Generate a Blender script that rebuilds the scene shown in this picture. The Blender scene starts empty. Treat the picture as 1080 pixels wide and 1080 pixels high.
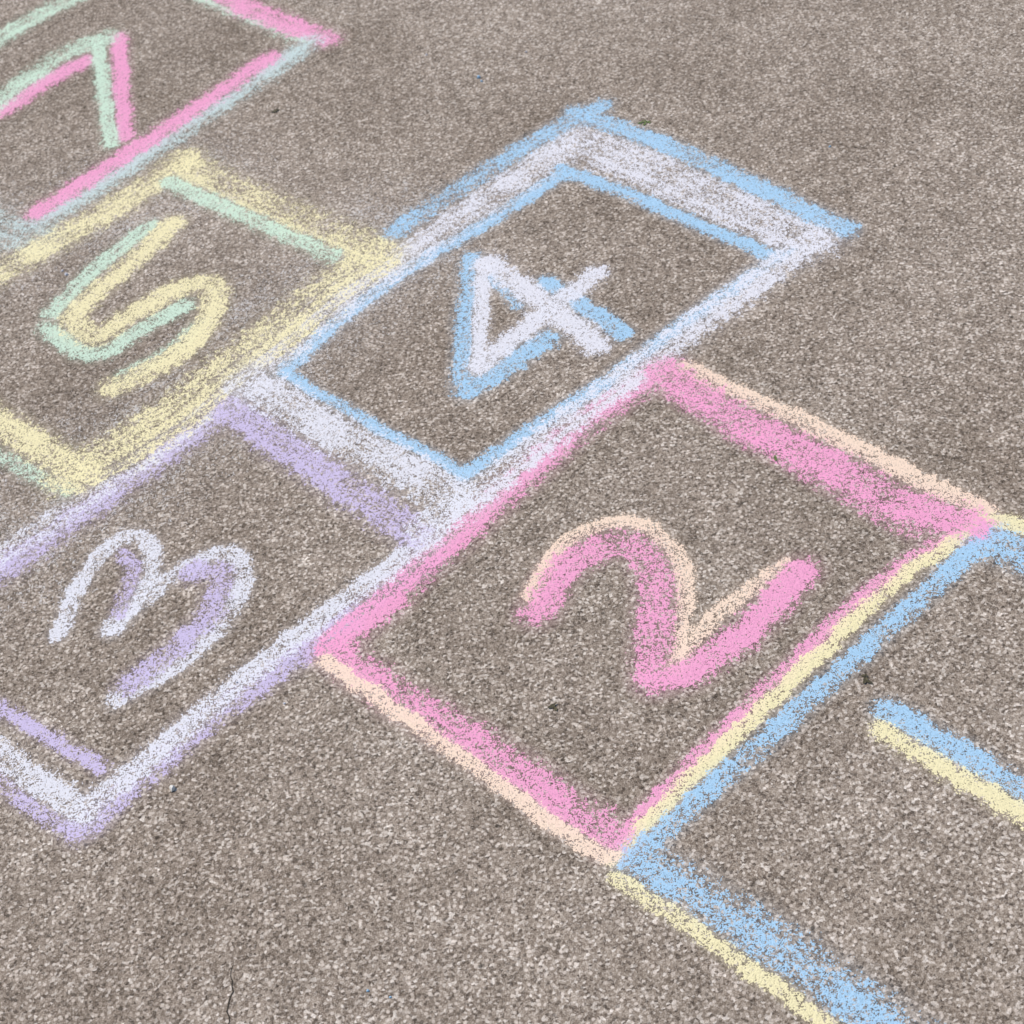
import bpy, math, random
import numpy as np
from mathutils import Matrix, Vector
random.seed(3)
scene=bpy.context.scene
H=1.25; F=1838.0
cam=bpy.data.cameras.new("camera"); co=bpy.data.objects.new("camera",cam); scene.collection.objects.link(co)
M=Matrix.Translation((0,0,H))@Matrix.Rotation(math.radians(45),4,'X')@Matrix.Rotation(math.radians(-12),4,'Z')
co.matrix_world=M
cam.sensor_width=36; cam.lens=36*F/1080; cam.clip_end=2000; cam.clip_start=0.05
cam.dof.use_dof=True; cam.dof.focus_distance=1.6; cam.dof.aperture_fstop=13
scene.camera=co
# survey of the pavement: measured points -> metres on the flat slab (z = 0)
R3=(Matrix.Rotation(math.radians(45),3,'X')@Matrix.Rotation(math.radians(-12),3,'Z'))
def unp(x,y):
    d=R3@Vector(((x-540)/1838.,-(y-540)/1838.,-1)); t=-1.25/d.z
    return (d.x*t,d.y*t)
COL=dict(blue=(.38,.61,.82),white=(.76,.76,.82),pink=(.87,.37,.59),peach=(.91,.71,.56),yellow=(.87,.79,.48),
         lav=(.60,.52,.75),mint=(.60,.77,.62),aqua=(.57,.69,.68),dust=(.60,.58,.57))
P=[
('dust',150,.24,[(420,250),(330,320),(180,440),(20,560)]),
('dust',110,.20,[(-60,270),(60,240),(180,190)]),
('aqua',44,.45,[(-60,215),(0,242),(45,252)]),
('mint',17,.68,[(85,-6),(30,22),(-30,60),(-110,110)]),
('mint',18,.62,[(170,-22),(240,8),(325,43)]),
('pink',24,.72,[(205,-25),(260,8),(345,42)]),
('aqua',22,.62,[(328,44),(270,86),(200,132),(120,186),(38,238)]),
('pink',18,.85,[(283,62),(220,106),(130,166),(40,224)]),
('pink',21,.85,[(125,38),(128,90),(131,145)]),
('mint',19,.78,[(102,42),(110,100),(117,152)]),
('pink',17,.8,[(90,64),(50,85),(5,115)]),
('mint',18,.78,[(112,40),(70,56),(30,83),(-12,116)]),
('yellow',28,.66,[(195,170),(110,225),(0,287),(-70,328),(-130,366)]),
('yellow',42,.60,[(192,176),(250,206),(330,240),(398,268)]),
('yellow',48,.56,[(395,272),(330,322),(250,385),(165,452),(82,500)]),
('yellow',36,.62,[(-130,362),(-40,422),(40,470),(88,498)]),
('mint',19,.75,[(178,192),(260,229),(350,270)]),
('mint',20,.75,[(-120,385),(-40,456),(20,492),(72,518)]),
('mint',18,.76,[(156,240),(102,283),(57,329)]),
('mint',18,.76,[(50,346),(98,374),(149,348),(195,322)]),
('mint',15,.66,[(208,344),(180,370),(130,396)]),
('yellow',23,.76,[(182,236),(130,285),(78,332),(100,356),(145,328),(190,304),(222,301),(227,320),(205,358),(165,387),(120,408)]),
('white',26,.5,[(262,404),(160,478),(80,535),(-10,595),(-125,680)]),
('white',42,.58,[(612,142),(520,206),(430,269),(350,327),(272,390)]),
('white',54,.64,[(608,148),(680,178),(770,218),(852,250)]),
('white',50,.64,[(262,402),(340,448),(420,492),(486,526)]),
('white',35,.70,[(862,252),(815,285),(755,328),(690,378),(600,446),(520,508),(450,560)]),
('lav',32,.66,[(242,428),(160,488),(80,545),(-20,615),(-130,690)]),
('lav',40,.68,[(240,430),(300,470),(370,518),(440,564)]),
('lav',32,.66,[(455,582),(345,669),(240,742),(140,825),(85,872)]),
('lav',20,.74,[(-120,680),(-20,735),(50,776),(108,810)]),
('lav',21,.7,[(-130,710),(-20,806),(40,855),(92,876),(122,848)]),
('white',26,.66,[(465,560),(400,606),(325,662),(245,726),(160,798),(85,856)]),
('white',36,.70,[(-125,690),(-30,770),(30,816),(92,856)]),
('white',20,.72,[(62,668),(74,634),(98,596),(130,566),(156,570),(160,596),(145,632),(118,664)]),
('white',21,.72,[(120,662),(160,624),(205,594),(240,584),(256,604),(240,648),(196,694),(125,736)]),
('lav',20,.64,[(130,584),(140,602),(126,646)]),
('lav',27,.70,[(204,604),(230,604),(226,640),(188,682),(136,722)]),
('blue',20,.8,[(605,118),(690,148),(780,188),(850,222),(893,242)]),
('blue',19,.7,[(634,112),(560,152),(480,202),(418,244)]),
('blue',15,.82,[(590,178),(660,204),(740,238),(815,270)]),
('blue',16,.82,[(594,184),(500,242),(430,284),(370,328),(300,390)]),
('blue',17,.82,[(832,264),(745,324),(640,402),(560,454),(488,502)]),
('blue',15,.82,[(300,393),(400,452),(492,500)]),
('blue',24,.8,[(497,272),(491,330),(487,402)]),
('blue',25,.8,[(494,410),(530,388),(574,358)]),
('blue',16,.66,[(518,292),(548,322)]),
('blue',21,.8,[(576,298),(622,328),(657,352)]),
('white',21,.82,[(511,284),(507,330),(504,383)]),
('white',23,.82,[(506,386),(560,342),(628,289)]),
('white',30,.84,[(513,278),(560,310),(600,340),(628,364)]),
('pink',34,.72,[(702,388),(620,443),(540,512),(450,594),(352,682)]),
('pink',38,.74,[(700,392),(770,436),(860,482),(950,530),(1022,552)]),
('pink',24,.58,[(712,412),(780,456),(880,512),(960,558)]),
('pink',42,.70,[(348,684),(420,736),(510,790),(590,846),(648,886)]),
('pink',22,.72,[(1012,562),(938,608),(846,692),(746,792),(652,888)]),
('peach',22,.82,[(722,389),(830,437),(930,485),(1035,539)]),
('peach',20,.82,[(342,697),(430,758),(520,823),(600,881),(645,905)]),
('peach',20,.78,[(560,630),(590,578),(640,552),(688,558),(720,598),(722,650),(712,705)]),
('peach',21,.78,[(714,700),(758,646),(830,596)]),
('pink',38,.83,[(566,644),(590,606),(635,576),(670,579),(691,612),(691,665),(690,712)]),
('pink',35,.83,[(690,718),(728,708),(790,664),(846,602)]),
('blue',42,.70,[(1040,568),(1090,588),(1200,640),(1400,745)]),
('blue',25,.78,[(1044,566),(992,612),(902,694),(803,785),(723,854),(662,912)]),
('yellow',22,.78,[(1035,548),(1090,560),(1200,612),(1410,720)]),
('yellow',20,.86,[(1040,548),(947,612),(857,696),(757,793),(647,906)]),
('blue',54,.56,[(672,908),(730,940),(800,985),(870,1030),(950,1090),(1080,1180)]),
('yellow',21,.84,[(650,926),(710,966),(780,1014),(870,1080),(1000,1180)]),
('blue',24,.85,[(1400,745),(1300,860),(1180,1000),(1060,1170)]),
('blue',30,.74,[(936,750),(1000,786),(1085,838),(1190,900)]),
('yellow',25,.76,[(928,770),(1000,813),(1085,862),(1185,928)]),
]
def bake(e):
    c,w,p,pts=e
    W=[unp(*q) for q in pts]; ws=[]
    for i in range(len(pts)-1):
        a=Vector(pts[i]);b=Vector(pts[i+1]);m=(a+b)/2;d=(b-a).normalized();nn=Vector((-d.y,d.x))*w/2
        A=Vector(unp(*(m+nn)));B=Vector(unp(*(m-nn)));D=(Vector(unp(*b))-Vector(unp(*a))).normalized()
        v=A-B; ws.append((v-D*v.dot(D)).length)
    return (c,sum(ws)/len(ws),p,W)
ST=[bake(e) for e in P]

class NT:
    def __init__(s,t): s.t=t
    def n(s,typ,**k):
        nd=s.t.nodes.new(typ)
        for a,b in k.items(): setattr(nd,a,b)
        return nd
    def link(s,a,b): s.t.links.new(a,b)
    def val(s,sock,v):
        if isinstance(v,(int,float,tuple,list)): sock.default_value=v
        else: s.link(v,sock)
    def math(s,op,a,b=0.0,c=0.0,clamp=False):
        nd=s.n('ShaderNodeMath',operation=op,use_clamp=clamp)
        s.val(nd.inputs[0],a); s.val(nd.inputs[1],b); s.val(nd.inputs[2],c); return nd.outputs[0]
    def mr(s,v,a,b,c,d,smooth=False):
        nd=s.n('ShaderNodeMapRange'); nd.interpolation_type='SMOOTHSTEP' if smooth else 'LINEAR'
        for i,x in enumerate((v,a,b,c,d)): s.val(nd.inputs[i],x)
        return nd.outputs[0]
    def noise(s,vec,scale,detail=2,rough=.5,off=None):
        if off:
            m=s.n('ShaderNodeVectorMath',operation='ADD'); s.link(vec,m.inputs[0]); m.inputs[1].default_value=off; vec=m.outputs[0]
        nd=s.n('ShaderNodeTexNoise'); nd.noise_dimensions='2D'; s.link(vec,nd.inputs['Vector'])
        nd.inputs['Scale'].default_value=scale; nd.inputs['Detail'].default_value=detail; nd.inputs['Roughness'].default_value=rough
        return nd.outputs['Fac']
    def voro(s,vec,scale):
        vo=s.n('ShaderNodeTexVoronoi'); vo.voronoi_dimensions='2D'; s.link(vec,vo.inputs['Vector']); vo.inputs['Scale'].default_value=scale
        sp=s.n('ShaderNodeSeparateColor'); s.link(vo.outputs['Color'],sp.inputs[0]); return sp.outputs[0],vo.outputs['Distance'],sp.outputs[1]
    def mix(s,f,a,b,mode='MIX'):
        nd=s.n('ShaderNodeMix'); nd.data_type='RGBA'; nd.blend_type=mode
        s.val(nd.inputs[0],f); s.val(nd.inputs[6],a); s.val(nd.inputs[7],b); return nd.outputs[2]
    def ramp(s,f,stops):
        nd=s.n('ShaderNodeValToRGB'); s.link(f,nd.inputs[0]); e=nd.color_ramp.elements
        while len(e)<len(stops): e.new(.5)
        for i,(p,c) in enumerate(stops): e[i].position=p; e[i].color=(*c,1)
        return nd.outputs[0]
# relief of the concrete, shared by the bare surface and the chalk (chalk catches the high grains)
g=bpy.data.node_groups.new("concrete_relief",'ShaderNodeTree')
g.interface.new_socket("Height",in_out='OUTPUT',socket_type='NodeSocketFloat')
G=NT(g); go=G.n('NodeGroupOutput'); tc=G.n('ShaderNodeTexCoord').outputs['Object']
a=G.noise(tc,330,1.5,.7); b=G.noise(tc,760,0,.6,(3.3,7.1,0))
h=G.math('ADD',G.math('MULTIPLY',a,.55),G.math('MULTIPLY',b,.45))
G.link(G.mr(h,.33,.67,0,1),go.inputs[0])
# concrete colour group
gc=bpy.data.node_groups.new("concrete_colour",'ShaderNodeTree')
gc.interface.new_socket("Height",in_out='INPUT',socket_type='NodeSocketFloat')
gc.interface.new_socket("Colour",in_out='OUTPUT',socket_type='NodeSocketColor')
G=NT(gc); gi_=G.n('NodeGroupInput'); go=G.n('NodeGroupOutput'); tc=G.n('ShaderNodeTexCoord').outputs['Object']; Hh=gi_.outputs[0]
base=G.ramp(Hh,[(0,(.075,.057,.043)),(.3,(.19,.15,.116)),(.55,(.295,.244,.197)),(.8,(.43,.37,.31)),(1,(.70,.63,.56))])
r1,_,_=G.voro(tc,430)
sand=G.ramp(r1,[(0,(.04,.031,.025)),(.13,(.12,.093,.072)),(.3,(.22,.176,.138)),(.6,(.31,.258,.208)),(.85,(.44,.378,.316)),(1,(.88,.81,.73))])
colr=G.mix(.58,base,sand)
# scattered aggregate: pale sand grains and dark pits
r2,d2,r2b=G.voro(tc,200)
colr=G.mix(G.math('MULTIPLY',G.mr(r2,.82,.86,0,.7),G.mr(d2,.38,.24,0,1)),colr,(.66,.58,.505,1))
colr=G.mix(G.math('MULTIPLY',G.mr(r2,.14,.10,0,.6),G.mr(d2,.40,.24,0,1)),colr,(.06,.046,.036,1))
pit=G.noise(tc,165,3,.75,(31,12,0))
colr=G.mix(G.mr(pit,.62,.72,0,.5,True),colr,(.085,.066,.05,1))
r4,d4,_=G.voro(tc,30)
colr=G.mix(G.math('MULTIPLY',G.mr(r4,.90,.92,0,.8),G.mr(d4,.07,.04,0,1)),colr,(.05,.04,.03,1))
m1=G.noise(tc,2.6,4,.6,(1,1,0)); colr=G.mix(1.0,colr,G.ramp(m1,[(.3,(.86,.845,.835)),(.7,(1.11,1.12,1.14))]),'MULTIPLY')
m3=G.noise(tc,8,4,.65,(11,4,0)); colr=G.mix(1.0,colr,G.ramp(m3,[(.3,(.90,.89,.88)),(.7,(1.09,1.09,1.095))]),'MULTIPLY')
m2=G.noise(tc,40,4,.8,(5,1,0)); colr=G.mix(1.0,colr,G.ramp(m2,[(.3,(.82,.81,.80)),(.7,(1.18,1.18,1.18))]),'MULTIPLY')
G.link(colr,go.inputs[0])
def mat(name):
    m=bpy.data.materials.new(name); m.use_nodes=True; t=NT(m.node_tree); return m,t,m.node_tree.nodes['Principled BSDF']
def concrete(T):
    rel=T.n('ShaderNodeGroup'); rel.node_tree=g
    cc=T.n('ShaderNodeGroup'); cc.node_tree=gc; T.link(rel.outputs[0],cc.inputs[0])
    bp=T.n('ShaderNodeBump'); bp.inputs['Strength'].default_value=.3; bp.inputs['Distance'].default_value=.001
    T.link(rel.outputs[0],bp.inputs['Height'])
    return rel.outputs[0],cc.outputs[0],bp
mc,T,bs=mat("weathered_concrete")
Hh,cc,bp=concrete(T)
T.link(cc,bs.inputs['Base Color']); bs.inputs['Roughness'].default_value=.92; bs.inputs['Specular IOR Level'].default_value=.2
T.link(bp.outputs[0],bs.inputs['Normal'])
# chalk rubbed into concrete
NS=9
mk,T,bs=mat("chalk_on_concrete")
tc=T.n('ShaderNodeTexCoord').outputs['Object']
Hh,cc,bp=concrete(T)
def att(n): 
    x=T.n('ShaderNodeAttribute'); x.attribute_name=n; return x
wob=T.math('MULTIPLY',T.math('SUBTRACT',T.noise(tc,75,3,.72,(2,9,0)),.5),1.6)
patch=T.math('MULTIPLY',T.math('SUBTRACT',T.noise(tc,24,4,.68,(7,3,0)),.5),1.1)
coarse=T.mr(T.noise(tc,165,2.5,.7,(31,12,0)),.30,.70,1,0)   # the same coarse pits as in the slab
grit=T.math('ADD',T.math('MULTIPLY',Hh,.60),T.math('MULTIPLY',coarse,.40))
grit=T.math('ADD',T.math('MULTIPLY',T.math('SUBTRACT',grit,.5),1.3),.5)
tone=T.ramp(Hh,[(.1,(.84,.84,.84)),(.6,(1,1,1))])
col=cc
for sl in range(NS):
    d=att('edge%d'%sl).outputs['Fac']; p=att('pressure%d'%sl).outputs['Fac']; c=att('colour%d'%sl).outputs['Color']
    cov=T.mr(T.math('ADD',d,wob),1.22,.5,0,1,True)
    cp=T.math('MULTIPLY',cov,T.math('ADD',p,patch))
    thr=T.mr(cp,0,1,.97,.09)
    al=T.mr(T.math('SUBTRACT',grit,thr),-.07,.08,0,.92,True)
    haze=T.math('MULTIPLY',T.mr(d,1.8,.5,0,1,True),T.math('MULTIPLY',p,.14))
    al=T.math('MAXIMUM',T.math('MULTIPLY',al,T.mr(cov,0,.12,0,1)),haze,clamp=True)
    col=T.mix(al,col,T.mix(1.0,c,tone,'MULTIPLY'))
T.link(col,bs.inputs['Base Color']); bs.inputs['Roughness'].default_value=.95; bs.inputs['Specular IOR Level'].default_value=.15
T.link(bp.outputs[0],bs.inputs['Normal'])

def newobj(name,verts,faces,m,parent=None):
    me=bpy.data.meshes.new(name); me.from_pydata(verts,[],faces); me.update(); me.materials.append(m)
    o=bpy.data.objects.new(name,me); scene.collection.objects.link(o); o.parent=parent; return o
newobj("concrete_pavement",[(-300,-300,0),(300,-300,0),(300,300,0),(-300,300,0)],[(0,1,2,3)],mc)

def catmull(pts,step=.008):
    P=[np.array(p) for p in pts]; P=[2*P[0]-P[1]]+P+[2*P[-1]-P[-2]]; out=[]
    for i in range(1,len(P)-2):
        n=max(2,int(np.linalg.norm(P[i+1]-P[i])/step))
        for k in range(n):
            t=k/n; a,b,c,e=P[i-1:i+3]
            out.append(.5*((2*b)+(-a+c)*t+(2*a-5*b+4*c-e)*t*t+(-a+3*b-3*c+e)*t**3))
    out.append(P[-2]); return np.array(out)
rng=np.random.default_rng(5)
STEP=.0025; REACH=1.9
def vnoise(x,seed):
    r=np.random.default_rng(seed).uniform(-1,1,512); i=np.floor(x).astype(int); f=x-i; f=f*f*(3-2*f)
    return r[i%512]*(1-f)+r[(i+1)%512]*f
paths=[]
for k,(c,w,p,pts) in enumerate(ST):
    path=catmull(pts); tt=np.linspace(0,1,len(path)); L=np.linalg.norm(np.diff(path,axis=0),axis=1).sum()
    for q in range(3):
        f=rng.uniform(2,9)*L/.4; ph=rng.uniform(0,6.28); path[:,q%2]+=.0009*np.sin(tt*6.28*f+ph)
    paths.append(path)
allp=np.concatenate(paths); lo=allp.min(0)-.2; hi=allp.max(0)+.2
xs=np.arange(lo[0],hi[0],STEP); ys=np.arange(lo[1],hi[1],STEP); X,Y=np.meshgrid(xs,ys)
EA=np.full((NS,)+X.shape,5.,np.float32);PA=np.zeros((NS,)+X.shape,np.float32);CA=np.full((NS,)+X.shape+(3,),.6,np.float32)
for k,((c,w,p,pts),path) in enumerate(zip(ST,paths)):
    plo=path.min(0)-w; phi=path.max(0)+w
    i0,i1=np.searchsorted(xs,[plo[0],phi[0]]); j0,j1=np.searchsorted(ys,[plo[1],phi[1]])
    SL=(slice(j0,j1),slice(i0,i1)); x=X[SL];y=Y[SL]
    best=np.full(x.shape,9.);al=np.zeros(x.shape);ac=np.zeros(x.shape);acc=0
    for i in range(len(path)-1):
        a=path[i];dv=path[i+1]-a;l=np.hypot(*dv)
        if l<1e-6: continue
        t=np.clip(((x-a[0])*dv[0]+(y-a[1])*dv[1])/l**2,0,1)
        dx=x-a[0]-t*dv[0];dy=y-a[1]-t*dv[1];ds=np.hypot(dx,dy);m_=ds<best
        best[m_]=ds[m_]; al[m_]=(acc+t*l)[m_]; ac[m_]=(ds*np.sign(dv[0]*dy-dv[1]*dx+1e-12))[m_]; acc+=l
    E=best/(w/2)
    amp=.3 if c=='dust' else 1.
    pr=p+amp*(.13*vnoise(al/.03+50,k)+.20*vnoise(ac/.005+50+.6*vnoise(al/.08+50,k+99),k+7))
    ins=E<REACH; core=E<1.1
    free=[s for s in range(NS) if not (EA[s][SL][ins]<REACH).any()]
    # only long shared runs matter for what lies on top; corner crossings do not
    under=[s for s in range(NS) if (EA[s][SL][core]<1.1).sum()>130]
    top=max(under) if under else -1
    above=[s for s in free if s>top]
    if above: s0=above[0]
    elif free: s0=free[-1]
    else: s0=int(np.argmin([(EA[s][SL][ins]<REACH).sum()+5*(EA[s][SL][core]<1).sum() for s in range(NS)]))
    upd=ins&(E<EA[s0][SL])
    EA[s0][SL][upd]=E[upd];PA[s0][SL][upd]=pr[upd];CA[s0][SL][upd]=COL[c]
inside=(EA<REACH).any(0)
keep=(inside[:-1,:-1]|inside[1:,:-1]|inside[:-1,1:]|inside[1:,1:])
used=np.zeros(X.shape,bool)
used[:-1,:-1]|=keep;used[1:,:-1]|=keep;used[:-1,1:]|=keep;used[1:,1:]|=keep
idx=-np.ones(X.shape,int); nv=int(used.sum()); idx[used]=np.arange(nv)
V=np.stack([X[used],Y[used],np.full(nv,.0003)],1).tolist()
J,I=np.nonzero(keep)
Fc=np.stack([idx[J,I],idx[J,I+1],idx[J+1,I+1],idx[J+1,I]],1).tolist()
o=newobj("chalk_hopscotch_drawing",V,Fc,mk)
for s_ in range(NS):
    for nm,arr in (('edge',EA),('pressure',PA)):
        at=o.data.attributes.new(nm+str(s_),'FLOAT','POINT'); at.data.foreach_set('value',np.ascontiguousarray(arr[s_][used]))
    at=o.data.attributes.new('colour%d'%s_,'FLOAT_COLOR','POINT')
    at.data.foreach_set('color',np.concatenate([CA[s_][used],np.ones((nv,1),np.float32)],1).ravel())

# ---------------- small things lying on the slab
def simple(name,c1,c2,scale,rough=.8):
    m,T,bs=mat(name); t=T.n('ShaderNodeTexCoord').outputs['Object']
    f=T.noise(t,scale,3,.6); T.link(T.ramp(f,[(.3,c1),(.7,c2)]),bs.inputs['Base Color']); bs.inputs['Roughness'].default_value=rough; return m
m_dead=simple("dead_leaf",(.035,.03,.018),(.10,.085,.04),300)
m_green=simple("green_leaf",(.06,.10,.02),(.15,.20,.06),300)
m_stone=simple("pale_stone",(.6,.57,.52),(.8,.78,.74),400)
def leaf(px,py,L,wd,ang,curl=.35):
    x0,y0=unp(px,py); vs=[];fs=[]; n=8
    for i in range(n):
        t=i/(n-1); hw=wd*math.sin(math.pi*min(1,t*.93+.05))**.8*random.uniform(.6,1.25)
        z=.0006+curl*L*(t-.4)**2*1.2; bend=.25*L*(t-.5)**2
        for q,(s,zz) in enumerate(((-1,curl*hw*.8),(0,0),(1,curl*hw*.6))):
            lx=(t-.5)*L; ly=s*hw+bend
            vs.append((x0+lx*math.cos(ang)-ly*math.sin(ang),y0+lx*math.sin(ang)+ly*math.cos(ang),z+zz))
        if i:
            b=(i-1)*3; fs+=[(b,b+1,b+4,b+3),(b+1,b+2,b+5,b+4)]
    return vs,fs
def join(name,parts,m):
    V=[];Fs=[]
    for vs,fs in parts:
        b=len(V); V+=vs; Fs+=[tuple(i+b for i in f) for f in fs]
    return newobj(name,V,Fs,m)
join("leaf_fragment",[leaf(583,745,.010,.0022,.4),leaf(586,748,.006,.0014,1.9)],m_dead)
join("leaf_fragment",[leaf(913,717,.011,.0020,1.1),leaf(917,720,.007,.0015,2.5),leaf(911,713,.005,.0012,.2)],m_dead)
join("leaf_fragment",[leaf(818,484,.008,.0017,1.4)],m_green)
join("leaf_fragment",[leaf(290,118,.010,.0026,.2),leaf(293,116,.006,.0016,1.4)],m_dead)
join("green_weed_sprig",[leaf(676+dx,130+dy,.010,.0018,a,.4) for dx,dy,a in ((0,0,.3),(4,1,1.1),(7,-1,2.3))],m_green)
def chip(px,py,r):
    x0,y0=unp(px,py); vs=[];fs=[]; n=7
    rr=[r*random.uniform(.6,1.15) for _ in range(n)]
    for lv,(s,z) in enumerate(((1,.0),(.95,r*.5),(.55,r*.9))):
        for i in range(n):
            a=6.283*i/n+lv*.2; vs.append((x0+rr[i]*s*math.cos(a),y0+rr[i]*s*math.sin(a)*.8,z+random.uniform(0,r*.1)))
    for lv in range(2):
        for i in range(n):
            j=(i+1)%n; fs.append((lv*n+i,lv*n+j,lv*n+n+j,lv*n+n+i))
    fs.append(tuple(range(2*n,3*n))); return vs,fs
join("white_pebble",[chip(182,832,.0042)],m_stone)
def cm(n): 
    c=COL[n]; return simple("chalk_crumb_"+n,tuple(v*.85 for v in c),c,500,1)
join("chalk_crumbs",[chip(x,y,r) for x,y,r in ((505,82,.0034),(508,86,.0022),(875,155,.0018),(388,1045,.0015),(412,1052,.0013))],cm('blue'))
join("chalk_crumbs",[chip(x,y,r) for x,y,r in ((70,290,.003),(66,286,.002),(450,58,.0018),(555,55,.0018),(250,720,.0016),(300,742,.0014))],cm('white'))
# hairline crack
m_cr=simple("crack_dirt",(.03,.024,.018),(.07,.055,.04),300,1)
cp=[(247,1012),(243,1030),(246,1046),(240,1062),(241,1078),(234,1100),(236,1130),(226,1170),(228,1230)]
vs=[];fs=[];pp=[]
for i in range(len(cp)-1):
    for t in (0,.33,.66):
        pp.append((cp[i][0]*(1-t)+cp[i+1][0]*t+random.uniform(-1.3,1.3),cp[i][1]*(1-t)+cp[i+1][1]*t))
for i,q in enumerate(pp):
    x,y=unp(*q); hw=.0006*min(1,(i+.3)/5)*random.uniform(.5,1.3)
    vs+=[(x-hw,y,.0004),(x+hw,y,.0004)]
    if i: b=2*(i-1); fs.append((b,b+1,b+3,b+2))
newobj("pavement_crack",vs,fs,m_cr)

el=math.radians(52); az=math.radians(-50)
w=bpy.data.worlds.new("World"); scene.world=w; w.use_nodes=True
sk=w.node_tree.nodes.new('ShaderNodeTexSky'); sk.sky_type='NISHITA'; sk.sun_disc=False; sk.sun_elevation=el; sk.sun_rotation=az
w.node_tree.links.new(sk.outputs[0],w.node_tree.nodes['Background'].inputs[0]); w.node_tree.nodes['Background'].inputs[1].default_value=.1
sl=bpy.data.lights.new("sun",'SUN'); sl.energy=3.7; sl.angle=math.radians(.5); sl.color=(1,.95,.89)
so=bpy.data.objects.new("sun",sl); scene.collection.objects.link(so)
dirv=Vector((math.sin(az)*math.cos(el),math.cos(az)*math.cos(el),math.sin(el)))
so.rotation_euler=dirv.to_track_quat('Z','Y').to_euler(); so.location=dirv*5
scene.view_settings.view_transform='Standard'; scene.view_settings.look='None'; scene.view_settings.exposure=0
